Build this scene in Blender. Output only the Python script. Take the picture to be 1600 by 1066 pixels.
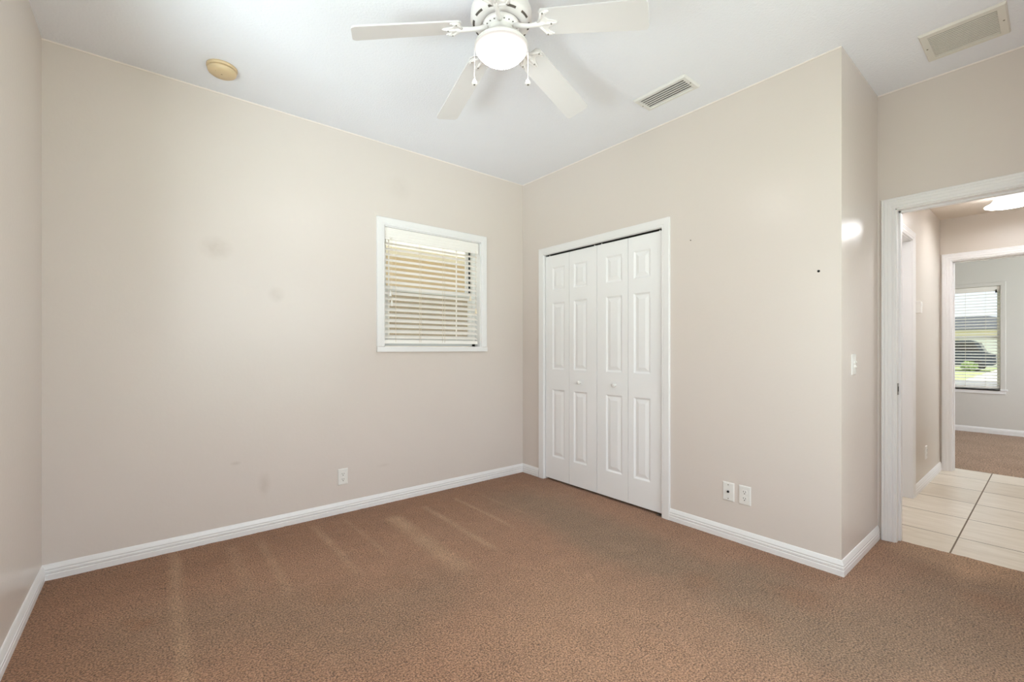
import bpy, bmesh, math, random
from mathutils import Vector, Matrix, noise

for o in list(bpy.data.objects):
    bpy.data.objects.remove(o, do_unlink=True)
SC = bpy.context.scene
COL = SC.collection
PI = math.pi

# ------------------------------------------------------------------ camera
YAW = 0.88682
CAM = (-2.7783, -3.2437, 1.1716)
FPX = 695.96
cam = bpy.data.cameras.new('camera')
cam.sensor_width = 36.0
cam.lens = 36.0 * FPX / 1600.0
cam.shift_y = (546.0 - 533.0) / 1600.0
cam.clip_start = 0.02
cam.clip_end = 300
camo = bpy.data.objects.new('camera', cam)
COL.objects.link(camo)
camo.location = CAM
camo.rotation_euler = (PI / 2, 0, YAW - PI / 2)
SC.camera = camo

# ------------------------------------------------------------------ view
SC.view_settings.view_transform = 'Standard'
SC.view_settings.look = 'None'
SC.view_settings.exposure = 0.17
SC.view_settings.gamma = 1.0
SC.view_settings.use_curve_mapping = False
SC.cycles.use_denoising = True
SC.cycles.max_bounces = 14
SC.cycles.diffuse_bounces = 8
SC.cycles.sample_clamp_indirect = 6.0


def srgb(r, g, b):
    def f(c):
        c /= 255.0
        return c / 12.92 if c <= 0.04045 else ((c + 0.055) / 1.055) ** 2.4
    return (f(r), f(g), f(b), 1.0)


# ------------------------------------------------------------------ world, sun, daylight
W = bpy.data.worlds.new('world')
SC.world = W
W.use_nodes = True
bgn = W.node_tree.nodes['Background']
bgn.inputs['Color'].default_value = (0.86, 0.93, 1.0, 1)
bgn.inputs['Strength'].default_value = 1.2


def light(name, kind, loc, energy, color=(1, 1, 1), rot=None, size=None, to=None):
    l = bpy.data.lights.new(name, kind)
    l.energy = energy
    l.color = color
    o = bpy.data.objects.new(name, l)
    COL.objects.link(o)
    o.location = loc
    if to is not None:
        o.rotation_euler = Vector(to).to_track_quat('-Z', 'Y').to_euler()
    if kind == 'AREA':
        l.shape = 'RECTANGLE'
        l.size, l.size_y = size
    if kind == 'POINT' and size:
        l.shadow_soft_size = size
    if kind == 'SUN':
        l.angle = math.radians(1.0)
    return o


light('sun', 'SUN', (0, -8, 12), 6.0, (1.0, 0.95, 0.86), to=(0.30, 0.50, -1.4))
# added area lamps standing in for daylight through unseen windows and ground bounce
light('daylight_left_window', 'AREA', (-3.40, -1.85, 1.50), 4, (0.86, 0.94, 1.0), size=(1.2, 1.3), to=(1, 0, 0))
light('fill_left_ground', 'AREA', (-7.2, -2.0, -0.10), 320, (0.84, 0.93, 1.0), size=(6.0, 6.0), to=(0, 0, 1))  # added upward panel standing in for light bounced off the ground
light('fill_left_upward', 'AREA', (-4.60, -3.10, 0.20), 225, (0.80, 0.91, 1.0), size=(2.0, 1.2), to=(1, 0.75, 0.75))  # added upward fill for ceiling and corner, as from an invented patio
light('fill_front_window', 'AREA', (-1.50, -3.72, 1.35), 44, (0.88, 0.945, 1.0), size=(2.2, 1.7), to=(0, 1, 0))  # added fill in the unseen window behind the camera
light('fill_bedroom_side', 'AREA', (4.9, -4.80, 1.45), 42, (0.88, 0.95, 1.0), size=(1.3, 1.4), to=(0, 1, 0))  # added fill outside the unseen opening in the bedroom's right wall

# ------------------------------------------------------------------ mesh helpers
ORG = {}


class MB:
    """collects shapes in world coordinates, then links them as one mesh object"""

    def __init__(self):
        self.bm = bmesh.new()

    def face(self, pts, mi=0):
        vs = [self.bm.verts.new(p) for p in pts]
        f = self.bm.faces.new(vs)
        f.material_index = mi
        return f

    def box(self, x0, x1, y0, y1, z0, z1, mat=None, bevel=0.0, mi=0):
        if x0 > x1: x0, x1 = x1, x0
        if y0 > y1: y0, y1 = y1, y0
        if z0 > z1: z0, z1 = z1, z0
        P = [(x0, y0, z0), (x1, y0, z0), (x1, y1, z0), (x0, y1, z0), (x0, y0, z1), (x1, y0, z1), (x1, y1, z1), (x0, y1, z1)]
        vs = [self.bm.verts.new(mat @ Vector(p) if mat else p) for p in P]
        fs = []
        for q in ((3, 2, 1, 0), (4, 5, 6, 7), (0, 1, 5, 4), (1, 2, 6, 5), (2, 3, 7, 6), (3, 0, 4, 7)):
            f = self.bm.faces.new([vs[i] for i in q])
            f.material_index = mi
            fs.append(f)
        if bevel > 0:
            es = list({e for f in fs for e in f.edges})
            bmesh.ops.bevel(self.bm, geom=es, offset=bevel, segments=2, affect='EDGES', profile=0.5)
        return self

    def prism(self, poly, h0, h1, axis='z', mat=None, mi=0):
        """poly: 2D points; extruded along axis between h0 and h1"""
        def p3(a, b, h):
            v = {'z': (a, b, h), 'y': (a, h, b), 'x': (h, a, b)}[axis]
            return mat @ Vector(v) if mat else v
        lo = [self.bm.verts.new(p3(a, b, h0)) for a, b in poly]
        hi = [self.bm.verts.new(p3(a, b, h1)) for a, b in poly]
        n = len(poly)
        fs = [self.bm.faces.new(lo[::-1]), self.bm.faces.new(hi)]
        for i in range(n):
            fs.append(self.bm.faces.new((lo[i], lo[(i + 1) % n], hi[(i + 1) % n], hi[i])))
        for f in fs: f.material_index = mi
        return self

    def lathe(self, prof, c=(0, 0, 0), n=32, mat=None, mi=0):
        """prof: (r, z) list; around the z axis at c (or transformed by mat)"""
        rings = []
        M = mat if mat else Matrix.Translation(Vector(c))
        for r, z in prof:
            if r < 1e-5:
                rings.append([self.bm.verts.new(M @ Vector((0, 0, z)))])
            else:
                rings.append([self.bm.verts.new(M @ Vector((r * math.cos(2 * PI * i / n), r * math.sin(2 * PI * i / n), z))) for i in range(n)])
        for a, b in zip(rings, rings[1:]):
            for i in range(n):
                j = (i + 1) % n
                if len(a) == 1 and len(b) == 1: continue
                if len(a) == 1: f = self.bm.faces.new((a[0], b[i], b[j]))
                elif len(b) == 1: f = self.bm.faces.new((a[i], b[0], a[j]))
                else: f = self.bm.faces.new((a[i], b[i], b[j], a[j]))
                f.smooth = True
                f.material_index = mi
        for r in (rings[0], rings[-1]):
            if len(r) > 1:
                f = self.bm.faces.new(r)
                f.material_index = mi
        return self

    def tube(self, pts, rad, n=8, smooth=True, mi=0):
        pts = [Vector(p) for p in pts]
        rs = rad if isinstance(rad, (list, tuple)) else [rad] * len(pts)
        rings = []
        for i, p in enumerate(pts):
            d = (pts[min(i + 1, len(pts) - 1)] - pts[max(i - 1, 0)]).normalized()
            up = Vector((0, 0, 1)) if abs(d.z) < 0.9 else Vector((1, 0, 0))
            s = d.cross(up).normalized()
            u = s.cross(d).normalized()
            rings.append([self.bm.verts.new(p + rs[i] * (math.cos(2 * PI * k / n) * s + math.sin(2 * PI * k / n) * u)) for k in range(n)])
        for a, b in zip(rings, rings[1:]):
            for k in range(n):
                f = self.bm.faces.new((a[k], a[(k + 1) % n], b[(k + 1) % n], b[k]))
                f.smooth = smooth
                f.material_index = mi
        self.bm.faces.new(rings[0][::-1]).material_index = mi
        self.bm.faces.new(rings[-1]).material_index = mi
        return self

    def sweep(self, path, n, prof, side=1, mi=0):
        """sweep a closed profile (s across the path, t along the plane normal n) along a planar polyline with mitred corners"""
        path = [Vector(p) for p in path]
        n = Vector(n)
        ds = [(b - a).normalized() for a, b in zip(path, path[1:])]
        rings = []
        for i, p in enumerate(path):
            q = [side * n.cross(d) for d in ds[max(i - 1, 0):i + 1]] if 0 < i < len(path) - 1 else [side * n.cross(ds[0 if i == 0 else -1])]
            if len(q) == 2:
                m = (q[0] + q[1]) / (1 + q[0].dot(q[1]))
            else:
                m = q[0]
            rings.append([self.bm.verts.new(p + s * m + t * n) for s, t in prof])
        k = len(prof)
        for a, b in zip(rings, rings[1:]):
            for i in range(k):
                self.bm.faces.new((a[i], a[(i + 1) % k], b[(i + 1) % k], b[i])).material_index = mi
        self.bm.faces.new(rings[0][::-1])
        self.bm.faces.new(rings[-1])
        return self

    def loft(self, rings, smooth=False, cap=True):
        R = [[self.bm.verts.new(p) for p in r] for r in rings]
        k = len(R[0])
        for a, b in zip(R, R[1:]):
            for i in range(k):
                self.bm.faces.new((a[i], a[(i + 1) % k], b[(i + 1) % k], b[i])).smooth = smooth
        if cap:
            self.bm.faces.new(R[0][::-1])
            self.bm.faces.new(R[-1])
        return self

    def build(self, name, mat, parent=None, org=None, normals=True):
        if normals:
            bmesh.ops.recalc_face_normals(self.bm, faces=self.bm.faces)
        me = bpy.data.meshes.new(name)
        off = Vector(ORG[parent.name]) if parent else Vector(org or (0, 0, 0))
        bmesh.ops.translate(self.bm, verts=self.bm.verts, vec=-off)
        self.bm.to_mesh(me)
        self.bm.free()
        for m in (mat if isinstance(mat, (list, tuple)) else [mat]):
            me.materials.append(m)
        o = bpy.data.objects.new(name, me)
        COL.objects.link(o)
        if parent:
            o.parent = parent
        else:
            o.location = off
        ORG[o.name] = tuple(off)
        return o


def tag(o, label=None, cat=None, group=None, kind=None):
    for k, v in (('label', label), ('category', cat), ('group', group), ('kind', kind)):
        if v: o[k] = v
    return o


def thing(name, loc, label, cat, group=None, kind=None):
    o = bpy.data.objects.new(name, None)
    o.empty_display_size = 0.05
    COL.objects.link(o)
    o.location = loc
    ORG[o.name] = tuple(loc)
    return tag(o, label, cat, group, kind)


# ------------------------------------------------------------------ materials
def nodes_of(name):
    m = bpy.data.materials.new(name)
    m.use_nodes = True
    nt = m.node_tree
    return m, nt, nt.nodes, nt.links, nt.nodes['Principled BSDF']


def mat(name, col, rough=0.5, var=0.0, vscale=6.0, bump=None, spec=0.5, metal=0.0, emit=None, estr=0.0):
    m, nt, N, L, B = nodes_of(name)
    B.inputs['Base Color'].default_value = col
    B.inputs['Roughness'].default_value = rough
    B.inputs['Metallic'].default_value = metal
    B.inputs['Specular IOR Level'].default_value = spec
    tc = N.new('ShaderNodeTexCoord')
    if var > 0:
        nz = N.new('ShaderNodeTexNoise')
        nz.inputs['Scale'].default_value = vscale
        nz.inputs['Detail'].default_value = 3
        L.new(tc.outputs['Object'], nz.inputs['Vector'])
        mx = N.new('ShaderNodeMixRGB')
        mx.inputs[1].default_value = tuple(c * (1 - var) for c in col[:3]) + (1,)
        mx.inputs[2].default_value = tuple(min(1, c * (1 + var)) for c in col[:3]) + (1,)
        L.new(nz.outputs['Fac'], mx.inputs[0])
        L.new(mx.outputs[0], B.inputs['Base Color'])
    if bump:
        s, st, dist = bump
        nb = N.new('ShaderNodeTexNoise')
        nb.inputs['Scale'].default_value = s
        nb.inputs['Detail'].default_value = 2
        L.new(tc.outputs['Object'], nb.inputs['Vector'])
        bn = N.new('ShaderNodeBump')
        bn.inputs['Strength'].default_value = st
        bn.inputs['Distance'].default_value = dist
        L.new(nb.outputs['Fac'], bn.inputs['Height'])
        L.new(bn.outputs['Normal'], B.inputs['Normal'])
    if emit:
        B.inputs['Emission Color'].default_value = emit
        B.inputs['Emission Strength'].default_value = estr
    return m


def glass_mat(name, fac=0.07):
    m, nt, N, L, B = nodes_of(name)
    N.remove(B)
    t = N.new('ShaderNodeBsdfTransparent')
    t.inputs[0].default_value = (0.97, 0.985, 0.98, 1)
    g = N.new('ShaderNodeBsdfGlossy')
    g.inputs['Roughness'].default_value = 0.02
    mx = N.new('ShaderNodeMixShader')
    mx.inputs[0].default_value = fac
    L.new(t.outputs[0], mx.inputs[1])
    L.new(g.outputs[0], mx.inputs[2])
    L.new(mx.outputs[0], N['Material Output'].inputs[0])
    return m


def screen_mat(name):
    m, nt, N, L, B = nodes_of(name)
    B.inputs['Base Color'].default_value = srgb(150, 148, 148)
    B.inputs['Roughness'].default_value = 0.8
    t = N.new('ShaderNodeBsdfTransparent')
    mx = N.new('ShaderNodeMixShader')
    mx.inputs[0].default_value = 0.28
    L.new(t.outputs[0], mx.inputs[1])
    L.new(B.outputs[0], mx.inputs[2])
    L.new(mx.outputs[0], N['Material Output'].inputs[0])
    return m


def lamp_mat(name, z_lo, z_hi, s_lo, s_hi, col_lo, col_hi, centre=None):
    """glowing lamp glass: brightest where the bulb sits behind it, fading to the rim (object z)"""
    m, nt, N, L, B = nodes_of(name)
    N.remove(B)
    tc = N.new('ShaderNodeTexCoord')
    sp = N.new('ShaderNodeSeparateXYZ')
    L.new(tc.outputs['Object'], sp.inputs[0])
    mr = N.new('ShaderNodeMapRange')
    mr.inputs['From Min'].default_value = z_lo
    mr.inputs['From Max'].default_value = z_hi
    L.new(sp.outputs['Z'], mr.inputs['Value'])
    st = N.new('ShaderNodeMapRange')
    st.inputs['To Min'].default_value = s_lo
    st.inputs['To Max'].default_value = s_hi
    pw = N.new('ShaderNodeMath'); pw.operation = 'POWER'
    pw.inputs[1].default_value = 2.2
    L.new(mr.outputs[0], pw.inputs[0])
    L.new(pw.outputs[0], st.inputs['Value'])
    mx = N.new('ShaderNodeMixRGB')
    mx.inputs[1].default_value = col_lo
    mx.inputs[2].default_value = col_hi
    L.new(mr.outputs[0], mx.inputs[0])
    e = N.new('ShaderNodeEmission')
    L.new(mx.outputs[0], e.inputs['Color'])
    L.new(st.outputs[0], e.inputs['Strength'])
    L.new(e.outputs[0], N['Material Output'].inputs[0])
    return m


def wall_mat(name, col, rough=0.3, stains=()):
    """painted drywall: faint roller texture, slightly uneven tone, a few scuffs at fixed places"""
    m, nt, N, L, B = nodes_of(name)
    tc = N.new('ShaderNodeTexCoord')
    nz = N.new('ShaderNodeTexNoise')
    nz.inputs['Scale'].default_value = 1.3
    nz.inputs['Detail'].default_value = 4
    L.new(tc.outputs['Object'], nz.inputs['Vector'])
    mx = N.new('ShaderNodeMixRGB')
    mx.inputs[1].default_value = tuple(c * 0.975 for c in col[:3]) + (1,)
    mx.inputs[2].default_value = tuple(min(1, c * 1.02) for c in col[:3]) + (1,)
    L.new(nz.outputs['Fac'], mx.inputs[0])
    last = mx.outputs[0]
    sn = N.new('ShaderNodeTexNoise')
    sn.inputs['Scale'].default_value = 22
    sn.inputs['Detail'].default_value = 4
    L.new(tc.outputs['Object'], sn.inputs['Vector'])
    for (c, r, sc, amt) in stains:
        mp = N.new('ShaderNodeVectorMath'); mp.operation = 'SUBTRACT'
        L.new(tc.outputs['Object'], mp.inputs[0]); mp.inputs[1].default_value = c
        ms = N.new('ShaderNodeVectorMath'); ms.operation = 'MULTIPLY'
        L.new(mp.outputs[0], ms.inputs[0]); ms.inputs[1].default_value = sc
        ln = N.new('ShaderNodeVectorMath'); ln.operation = 'LENGTH'
        L.new(ms.outputs[0], ln.inputs[0])
        mr = N.new('ShaderNodeMapRange')
        mr.inputs['From Min'].default_value = r
        mr.inputs['From Max'].default_value = r * 0.2
        L.new(ln.outputs['Value'], mr.inputs['Value'])
        mu = N.new('ShaderNodeMath'); mu.operation = 'MULTIPLY'
        L.new(mr.outputs[0], mu.inputs[0]); L.new(sn.outputs['Fac'], mu.inputs[1])
        m2 = N.new('ShaderNodeMath'); m2.operation = 'MULTIPLY'
        L.new(mu.outputs[0], m2.inputs[0]); m2.inputs[1].default_value = amt
        mm = N.new('ShaderNodeMixRGB')
        mm.inputs[2].default_value = srgb(150, 132, 112)
        L.new(m2.outputs[0], mm.inputs[0]); L.new(last, mm.inputs[1])
        last = mm.outputs[0]
    L.new(last, B.inputs['Base Color'])
    B.inputs['Roughness'].default_value = rough
    B.inputs['Specular IOR Level'].default_value = 0.36
    nb = N.new('ShaderNodeTexNoise')
    nb.inputs['Scale'].default_value = 55
    nb.inputs['Detail'].default_value = 2
    L.new(tc.outputs['Object'], nb.inputs['Vector'])
    bn = N.new('ShaderNodeBump')
    bn.inputs['Strength'].default_value = 0.10
    bn.inputs['Distance'].default_value = 0.004
    L.new(nb.outputs['Fac'], bn.inputs['Height'])
    L.new(bn.outputs['Normal'], B.inputs['Normal'])
    return m


def carpet_mat(name, clean, soil, bare, streak, fine=150.0):
    m, nt, N, L, B = nodes_of(name)
    tc = N.new('ShaderNodeTexCoord')
    at = N.new('ShaderNodeVertexColor')
    at.layer_name = 'wear'
    sp = N.new('ShaderNodeSeparateColor')
    L.new(at.outputs['Color'], sp.inputs[0])

    def mix(fac, a, b):
        x = N.new('ShaderNodeMixRGB')
        for i, v in ((0, fac), (1, a), (2, b)):
            if isinstance(v, (tuple, float)): x.inputs[i].default_value = v
            else: L.new(v, x.inputs[i])
        return x.outputs[0]
    c = mix(sp.outputs[0], clean, soil)
    c = mix(sp.outputs[1], c, bare)
    c = mix(sp.outputs[2], c, streak)
    # tuft-scale grain
    n1 = N.new('ShaderNodeTexNoise')
    n1.inputs['Scale'].default_value = fine
    n1.inputs['Detail'].default_value = 2.5
    n1.inputs['Roughness'].default_value = 0.6
    L.new(tc.outputs['Object'], n1.inputs['Vector'])
    r = N.new('ShaderNodeMapRange')
    r.inputs['From Min'].default_value = 0.34
    r.inputs['From Max'].default_value = 0.66
    r.inputs['To Min'].default_value = 0.34
    r.inputs['To Max'].default_value = 1.54
    L.new(n1.outputs['Fac'], r.inputs['Value'])
    n2 = N.new('ShaderNodeTexNoise')
    n2.inputs['Scale'].default_value = 9
    n2.inputs['Detail'].default_value = 5
    L.new(tc.outputs['Object'], n2.inputs['Vector'])
    r2 = N.new('ShaderNodeMapRange')
    r2.inputs['From Min'].default_value = 0.3
    r2.inputs['From Max'].default_value = 0.7
    r2.inputs['To Min'].default_value = 0.93
    r2.inputs['To Max'].default_value = 1.07
    L.new(n2.outputs['Fac'], r2.inputs['Value'])
    mu = N.new('ShaderNodeMath'); mu.operation = 'MULTIPLY'
    L.new(r.outputs[0], mu.inputs[0]); L.new(r2.outputs[0], mu.inputs[1])
    vm = N.new('ShaderNodeVectorMath'); vm.operation = 'SCALE'
    L.new(c, vm.inputs[0]); L.new(mu.outputs[0], vm.inputs['Scale'])
    L.new(vm.outputs[0], B.inputs['Base Color'])
    B.inputs['Roughness'].default_value = 0.95
    B.inputs['Specular IOR Level'].default_value = 0.1
    B.inputs['Sheen Weight'].default_value = 0.15
    bn = N.new('ShaderNodeBump')
    bn.inputs['Strength'].default_value = 0.9
    bn.inputs['Distance'].default_value = 0.008
    L.new(n1.outputs['Fac'], bn.inputs['Height'])
    L.new(bn.outputs['Normal'], B.inputs['Normal'])
    return m


def tile_mat(name, x0, y0, px, py):
    m, nt, N, L, B = nodes_of(name)
    tc = N.new('ShaderNodeTexCoord')
    sp = N.new('ShaderNodeSeparateXYZ')
    L.new(tc.outputs['Object'], sp.inputs[0])

    def math_(op, a, b=None):
        x = N.new('ShaderNodeMath'); x.operation = op
        for i, v in ((0, a), (1, b)):
            if v is None: continue
            if isinstance(v, (int, float)): x.inputs[i].default_value = v
            else: L.new(v, x.inputs[i])
        return x.outputs[0]

    def edge(co, o, p):
        u = math_('DIVIDE', math_('SUBTRACT', co, o), p)
        f = math_('FRACT', u)
        d = math_('MINIMUM', f, math_('SUBTRACT', 1.0, f))
        return math_('MULTIPLY', d, p), math_('FLOOR', u)
    dx, ix = edge(sp.outputs['X'], x0, px)
    dy, iy = edge(sp.outputs['Y'], y0, py)
    d = math_('MINIMUM', dx, dy)
    mr = N.new('ShaderNodeMapRange')
    mr.inputs['From Min'].default_value = 0.003
    mr.inputs['From Max'].default_value = 0.0045
    L.new(d, mr.inputs['Value'])
    wn = N.new('ShaderNodeTexWhiteNoise')
    wn.noise_dimensions = '2D'
    cb = N.new('ShaderNodeCombineXYZ')
    L.new(ix, cb.inputs[0]); L.new(iy, cb.inputs[1])
    L.new(cb.outputs[0], wn.inputs['Vector'])
    nz = N.new('ShaderNodeTexNoise')
    nz.inputs['Scale'].default_value = 5
    nz.inputs['Detail'].default_value = 6
    nz.inputs['Distortion'].default_value = 0.6
    mp = N.new('ShaderNodeMapping')
    mp.inputs['Scale'].default_value = (4.5, 0.9, 1.0)
    L.new(tc.outputs['Object'], mp.inputs[0])
    L.new(mp.outputs[0], nz.inputs['Vector'])
    mx = N.new('ShaderNodeMixRGB')
    mx.inputs[1].default_value = srgb(196, 181, 158)
    mx.inputs[2].default_value = srgb(240, 231, 217)
    ad = math_('ADD', nz.outputs['Fac'], math_('MULTIPLY', math_('SUBTRACT', wn.outputs['Value'], 0.5), 0.30))
    L.new(ad, mx.inputs[0])
    m2 = N.new('ShaderNodeMixRGB')
    m2.inputs[1].default_value = srgb(118, 104, 88)
    L.new(mr.outputs[0], m2.inputs[0]); L.new(mx.outputs[0], m2.inputs[2])
    L.new(m2.outputs[0], B.inputs['Base Color'])
    rr = N.new('ShaderNodeMapRange')
    rr.inputs['To Min'].default_value = 0.8
    rr.inputs['To Max'].default_value = 0.28
    L.new(mr.outputs[0], rr.inputs['Value'])
    L.new(rr.outputs[0], B.inputs['Roughness'])
    bn = N.new('ShaderNodeBump')
    bn.inputs['Strength'].default_value = 0.5
    bn.inputs['Distance'].default_value = 0.002
    L.new(mr.outputs[0], bn.inputs['Height'])
    L.new(bn.outputs['Normal'], B.inputs['Normal'])
    return m


BEIGE = srgb(222, 213, 206)
M = {}
M['wall'] = wall_mat('beige_paint', BEIGE, 0.27)
M['wall_a'] = wall_mat('beige_paint_scuffed', BEIGE, 0.28, stains=(
    ((-2.46, 0, 1.79), 0.10, (1, 0.2, 1.2), 0.342), ((-2.13, 0, 1.53), 0.06, (1, 0.2, 1), 0.304), ((-2.20, 0, 0.30), 0.07, (1.6, 0.2, 0.8), 0.342),
    ((-1.27, 0, 2.42), 0.12, (1, 0.2, 1), 0.133), ((-2.36, 0, 0.46), 0.03, (0.8, 0.2, 2), 0.342), ((-1.40, 0, 0.29), 0.03, (0.5, 0.2, 2), 0.228)))
M['wall_hall'] = wall_mat('hall_beige_paint', srgb(210, 202, 192), 0.35)
M['wall_bed'] = wall_mat('pale_bedroom_paint', srgb(216, 213, 208), 0.45)
M['ceiling'] = mat('textured_ceiling_paint', srgb(240, 241, 247), 0.9, 0.02, 2.0, bump=(85, 0.35, 0.006), spec=0.2)
M['ceiling_hall'] = mat('hall_ceiling_paint', srgb(222, 212, 200), 0.9, bump=(85, 0.3, 0.006), spec=0.2)
M['trim'] = mat('white_trim_paint', srgb(239, 238, 238), 0.32, 0.015, 8)
M['door'] = mat('white_door_paint', srgb(245, 245, 246), 0.38, 0.012, 5, bump=(160, 0.06, 0.001))
M['edge'] = mat('ceiling_paint_edge', srgb(240, 231, 224), 0.6)
M['white'] = mat('white_plastic', srgb(238, 236, 232), 0.35)
M['plate'] = mat('outlet_plastic', srgb(236, 234, 230), 0.35)
M['dark'] = mat('dark_slot', srgb(38, 34, 31), 0.7)
M['black'] = mat('dark_recess', srgb(14, 13, 12), 0.9)
M['fan'] = mat('fan_white_enamel', srgb(237, 233, 232), 0.3)
M['blade'] = mat('fan_blade_white', srgb(220, 217, 217), 0.42, 0.01, 5)
M['pan'] = mat('fan_fitter_white', srgb(226, 223, 220), 0.4)
M['brass'] = mat('aged_screw', srgb(120, 110, 96), 0.4, metal=0.7)
M['steel'] = mat('steel', srgb(150, 146, 140), 0.35, metal=0.9)
M['slot'] = mat('vent_slot_shade', srgb(95, 88, 82), 0.8)
M['cream'] = mat('yellowed_plastic', srgb(214, 190, 152), 0.45, 0.04, 30)
M['cream_dark'] = mat('yellowed_plastic_groove', srgb(120, 98, 70), 0.7)
M['vent'] = mat('vent_enamel', srgb(228, 226, 223), 0.45)
M['grille'] = mat('grille_enamel', srgb(226, 222, 214), 0.45)
M['duct'] = mat('duct_shade_dark', srgb(58, 55, 52), 0.9)
M['blind'] = mat('blind_slat_white', srgb(248, 245, 240), 0.35)
M['cord'] = mat('blind_cord', srgb(238, 228, 210), 0.7)
M['tassel'] = mat('tassel_ivory', srgb(246, 234, 210), 0.4)
M['vinyl'] = mat('window_vinyl', srgb(236, 237, 236), 0.35)
M['alu'] = mat('dark_window_track', srgb(58, 66, 68), 0.6)
M['glass'] = glass_mat('window_glass')
M['screen'] = screen_mat('insect_screen')
M['knob'] = mat('white_knob', srgb(240, 238, 234), 0.2)
M['tile'] = tile_mat('beige_floor_tile', 1.13, -2.85, 0.469, 0.469)
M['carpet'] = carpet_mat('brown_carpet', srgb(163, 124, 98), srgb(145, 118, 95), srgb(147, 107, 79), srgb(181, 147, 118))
M['carpet_bed'] = carpet_mat('bedroom_carpet', srgb(168, 139, 117), srgb(150, 122, 100), srgb(150, 120, 98), srgb(176, 150, 130), 80)
M['stucco'] = mat('tan_stucco', srgb(228, 208, 176), 0.9, 0.05, 3, bump=(40, 0.4, 0.01))
M['soffit'] = mat('cream_soffit', srgb(244, 244, 232), 0.8)
M['concrete'] = mat('pale_concrete', srgb(208, 204, 196), 0.9, 0.05, 2)
M['grass'] = mat('lawn_green', srgb(168, 184, 122), 0.95, 0.2, 9, bump=(30, 0.8, 0.05))
M['leaf'] = mat('shrub_green', srgb(150, 174, 104), 0.8, 0.35, 14)
M['asphalt'] = mat('asphalt_grey', srgb(128, 128, 130), 0.95, 0.06, 3)
M['shingle'] = mat('grey_shingles', srgb(74, 78, 84), 0.95, 0.12, 6)
M['housew'] = mat('buff_stucco', srgb(242, 228, 204), 0.9, 0.04, 2)
M['garage'] = mat('white_garage_door', srgb(238, 238, 236), 0.5)
M['carpaint'] = mat('navy_car_paint', srgb(44, 54, 70), 0.25)
M['carglass'] = mat('tinted_car_glass', srgb(22, 26, 32), 0.08)
M['tyre'] = mat('black_tyre', srgb(24, 24, 25), 0.8)
M['bark'] = mat('brown_bark', srgb(96, 80, 64), 0.9)

# ------------------------------------------------------------------ room measures
H = 2.743
XL, YF = -3.198, -3.55          # left wall, wall behind the camera
YC, XD = -2.535, 0.73           # return wall, doorway wall
HH = 2.43                       # hall and far bedroom ceiling
XE, XE2 = 3.20, 3.32            # hall end wall
XF = 6.29                       # far bedroom wall
WX0, WX1, WZ0, WZ1 = -1.391, -0.495, 1.194, 2.117   # window opening
CY0, CY1, CZ = -1.498, -0.299, 2.022                 # closet opening
DY0, DY1, DZ = -3.40, -2.62, 2.022                   # bedroom doorway
EY0, EY1 = -3.40, -2.594                             # far doorway


def struct(mb, name, m, label, cat):
    return tag(mb.build(name, m), label, cat, kind='structure')


def wall(mb, axis, p0, p1, u0, u1, z0, z1, openings=()):
    """a wall slab (axis = its normal) with rectangular openings (ua, ub, za, zb); only outside faces are made"""
    us = sorted({u0, u1, *[o[0] for o in openings], *[o[1] for o in openings]})
    zs = sorted({z0, z1, *[o[2] for o in openings], *[o[3] for o in openings]})
    us = [u for u in us if u0 <= u <= u1]
    zs = [z for z in zs if z0 <= z <= z1]

    def solid(i, j):
        if i < 0 or j < 0 or i >= len(us) - 1 or j >= len(zs) - 1: return False
        uc, zc = (us[i] + us[i + 1]) / 2, (zs[j] + zs[j + 1]) / 2
        return not any(a < uc < b and c < zc < d for a, b, c, d in openings)

    def P(p, u, z):
        return (p, u, z) if axis == 'x' else (u, p, z)
    for i in range(len(us) - 1):
        for j in range(len(zs) - 1):
            if not solid(i, j): continue
            a, b, c, d = us[i], us[i + 1], zs[j], zs[j + 1]
            for p in (p0, p1):
                mb.face([P(p, a, c), P(p, b, c), P(p, b, d), P(p, a, d)])
            if not solid(i - 1, j): mb.face([P(p0, a, c), P(p1, a, c), P(p1, a, d), P(p0, a, d)])
            if not solid(i + 1, j): mb.face([P(p0, b, c), P(p1, b, c), P(p1, b, d), P(p0, b, d)])
            if not solid(i, j - 1): mb.face([P(p0, a, c), P(p1, a, c), P(p1, b, c), P(p0, b, c)])
            if not solid(i, j + 1): mb.face([P(p0, a, d), P(p1, a, d), P(p1, b, d), P(p0, b, d)])
    bmesh.ops.remove_doubles(mb.bm, verts=mb.bm.verts, dist=1e-5)
    return mb


# ------------------------------------------------------------------ main room shell
struct(wall(MB(), 'y', 0, 0.14, XL, 0.0, 0, H, [(WX0, WX1, WZ0, WZ1)]), 'wall_back', M['wall_a'],
       'beige wall with the small blinds window, facing the camera on the left', 'wall')
mb = wall(MB(), 'x', 0, 0.12, -2.415, 0.14, 0, H, [(CY0, CY1, 0, CZ)])
mb.prism([(0, -2.415), (0, YC), (0.12, -2.415)], 0, H)
struct(mb, 'wall_right', M['wall'], 'beige wall holding the white bifold closet doors', 'wall')
struct(MB().prism([(0, YC), (0.12, -2.415), (XD, -2.415), (XD, YC)], 0, H), 'wall_return', M['wall'],
       'narrow beige return wall with the light switch', 'wall')
struct(wall(MB(), 'x', XD, XD + 0.12, YF - 0.12, -2.415, 0, H, [(DY0, DY1, 0, DZ)]), 'wall_doorway', M['wall'],
       'beige wall above and around the open doorway to the hall', 'wall')
struct(wall(MB(), 'x', XL - 0.12, XL, YF - 0.12, 0.14, 0, H, [(-2.45, -1.25, 0.85, 2.15)]), 'wall_left', M['wall'],
       'beige wall running along the left edge of the picture', 'wall')
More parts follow.
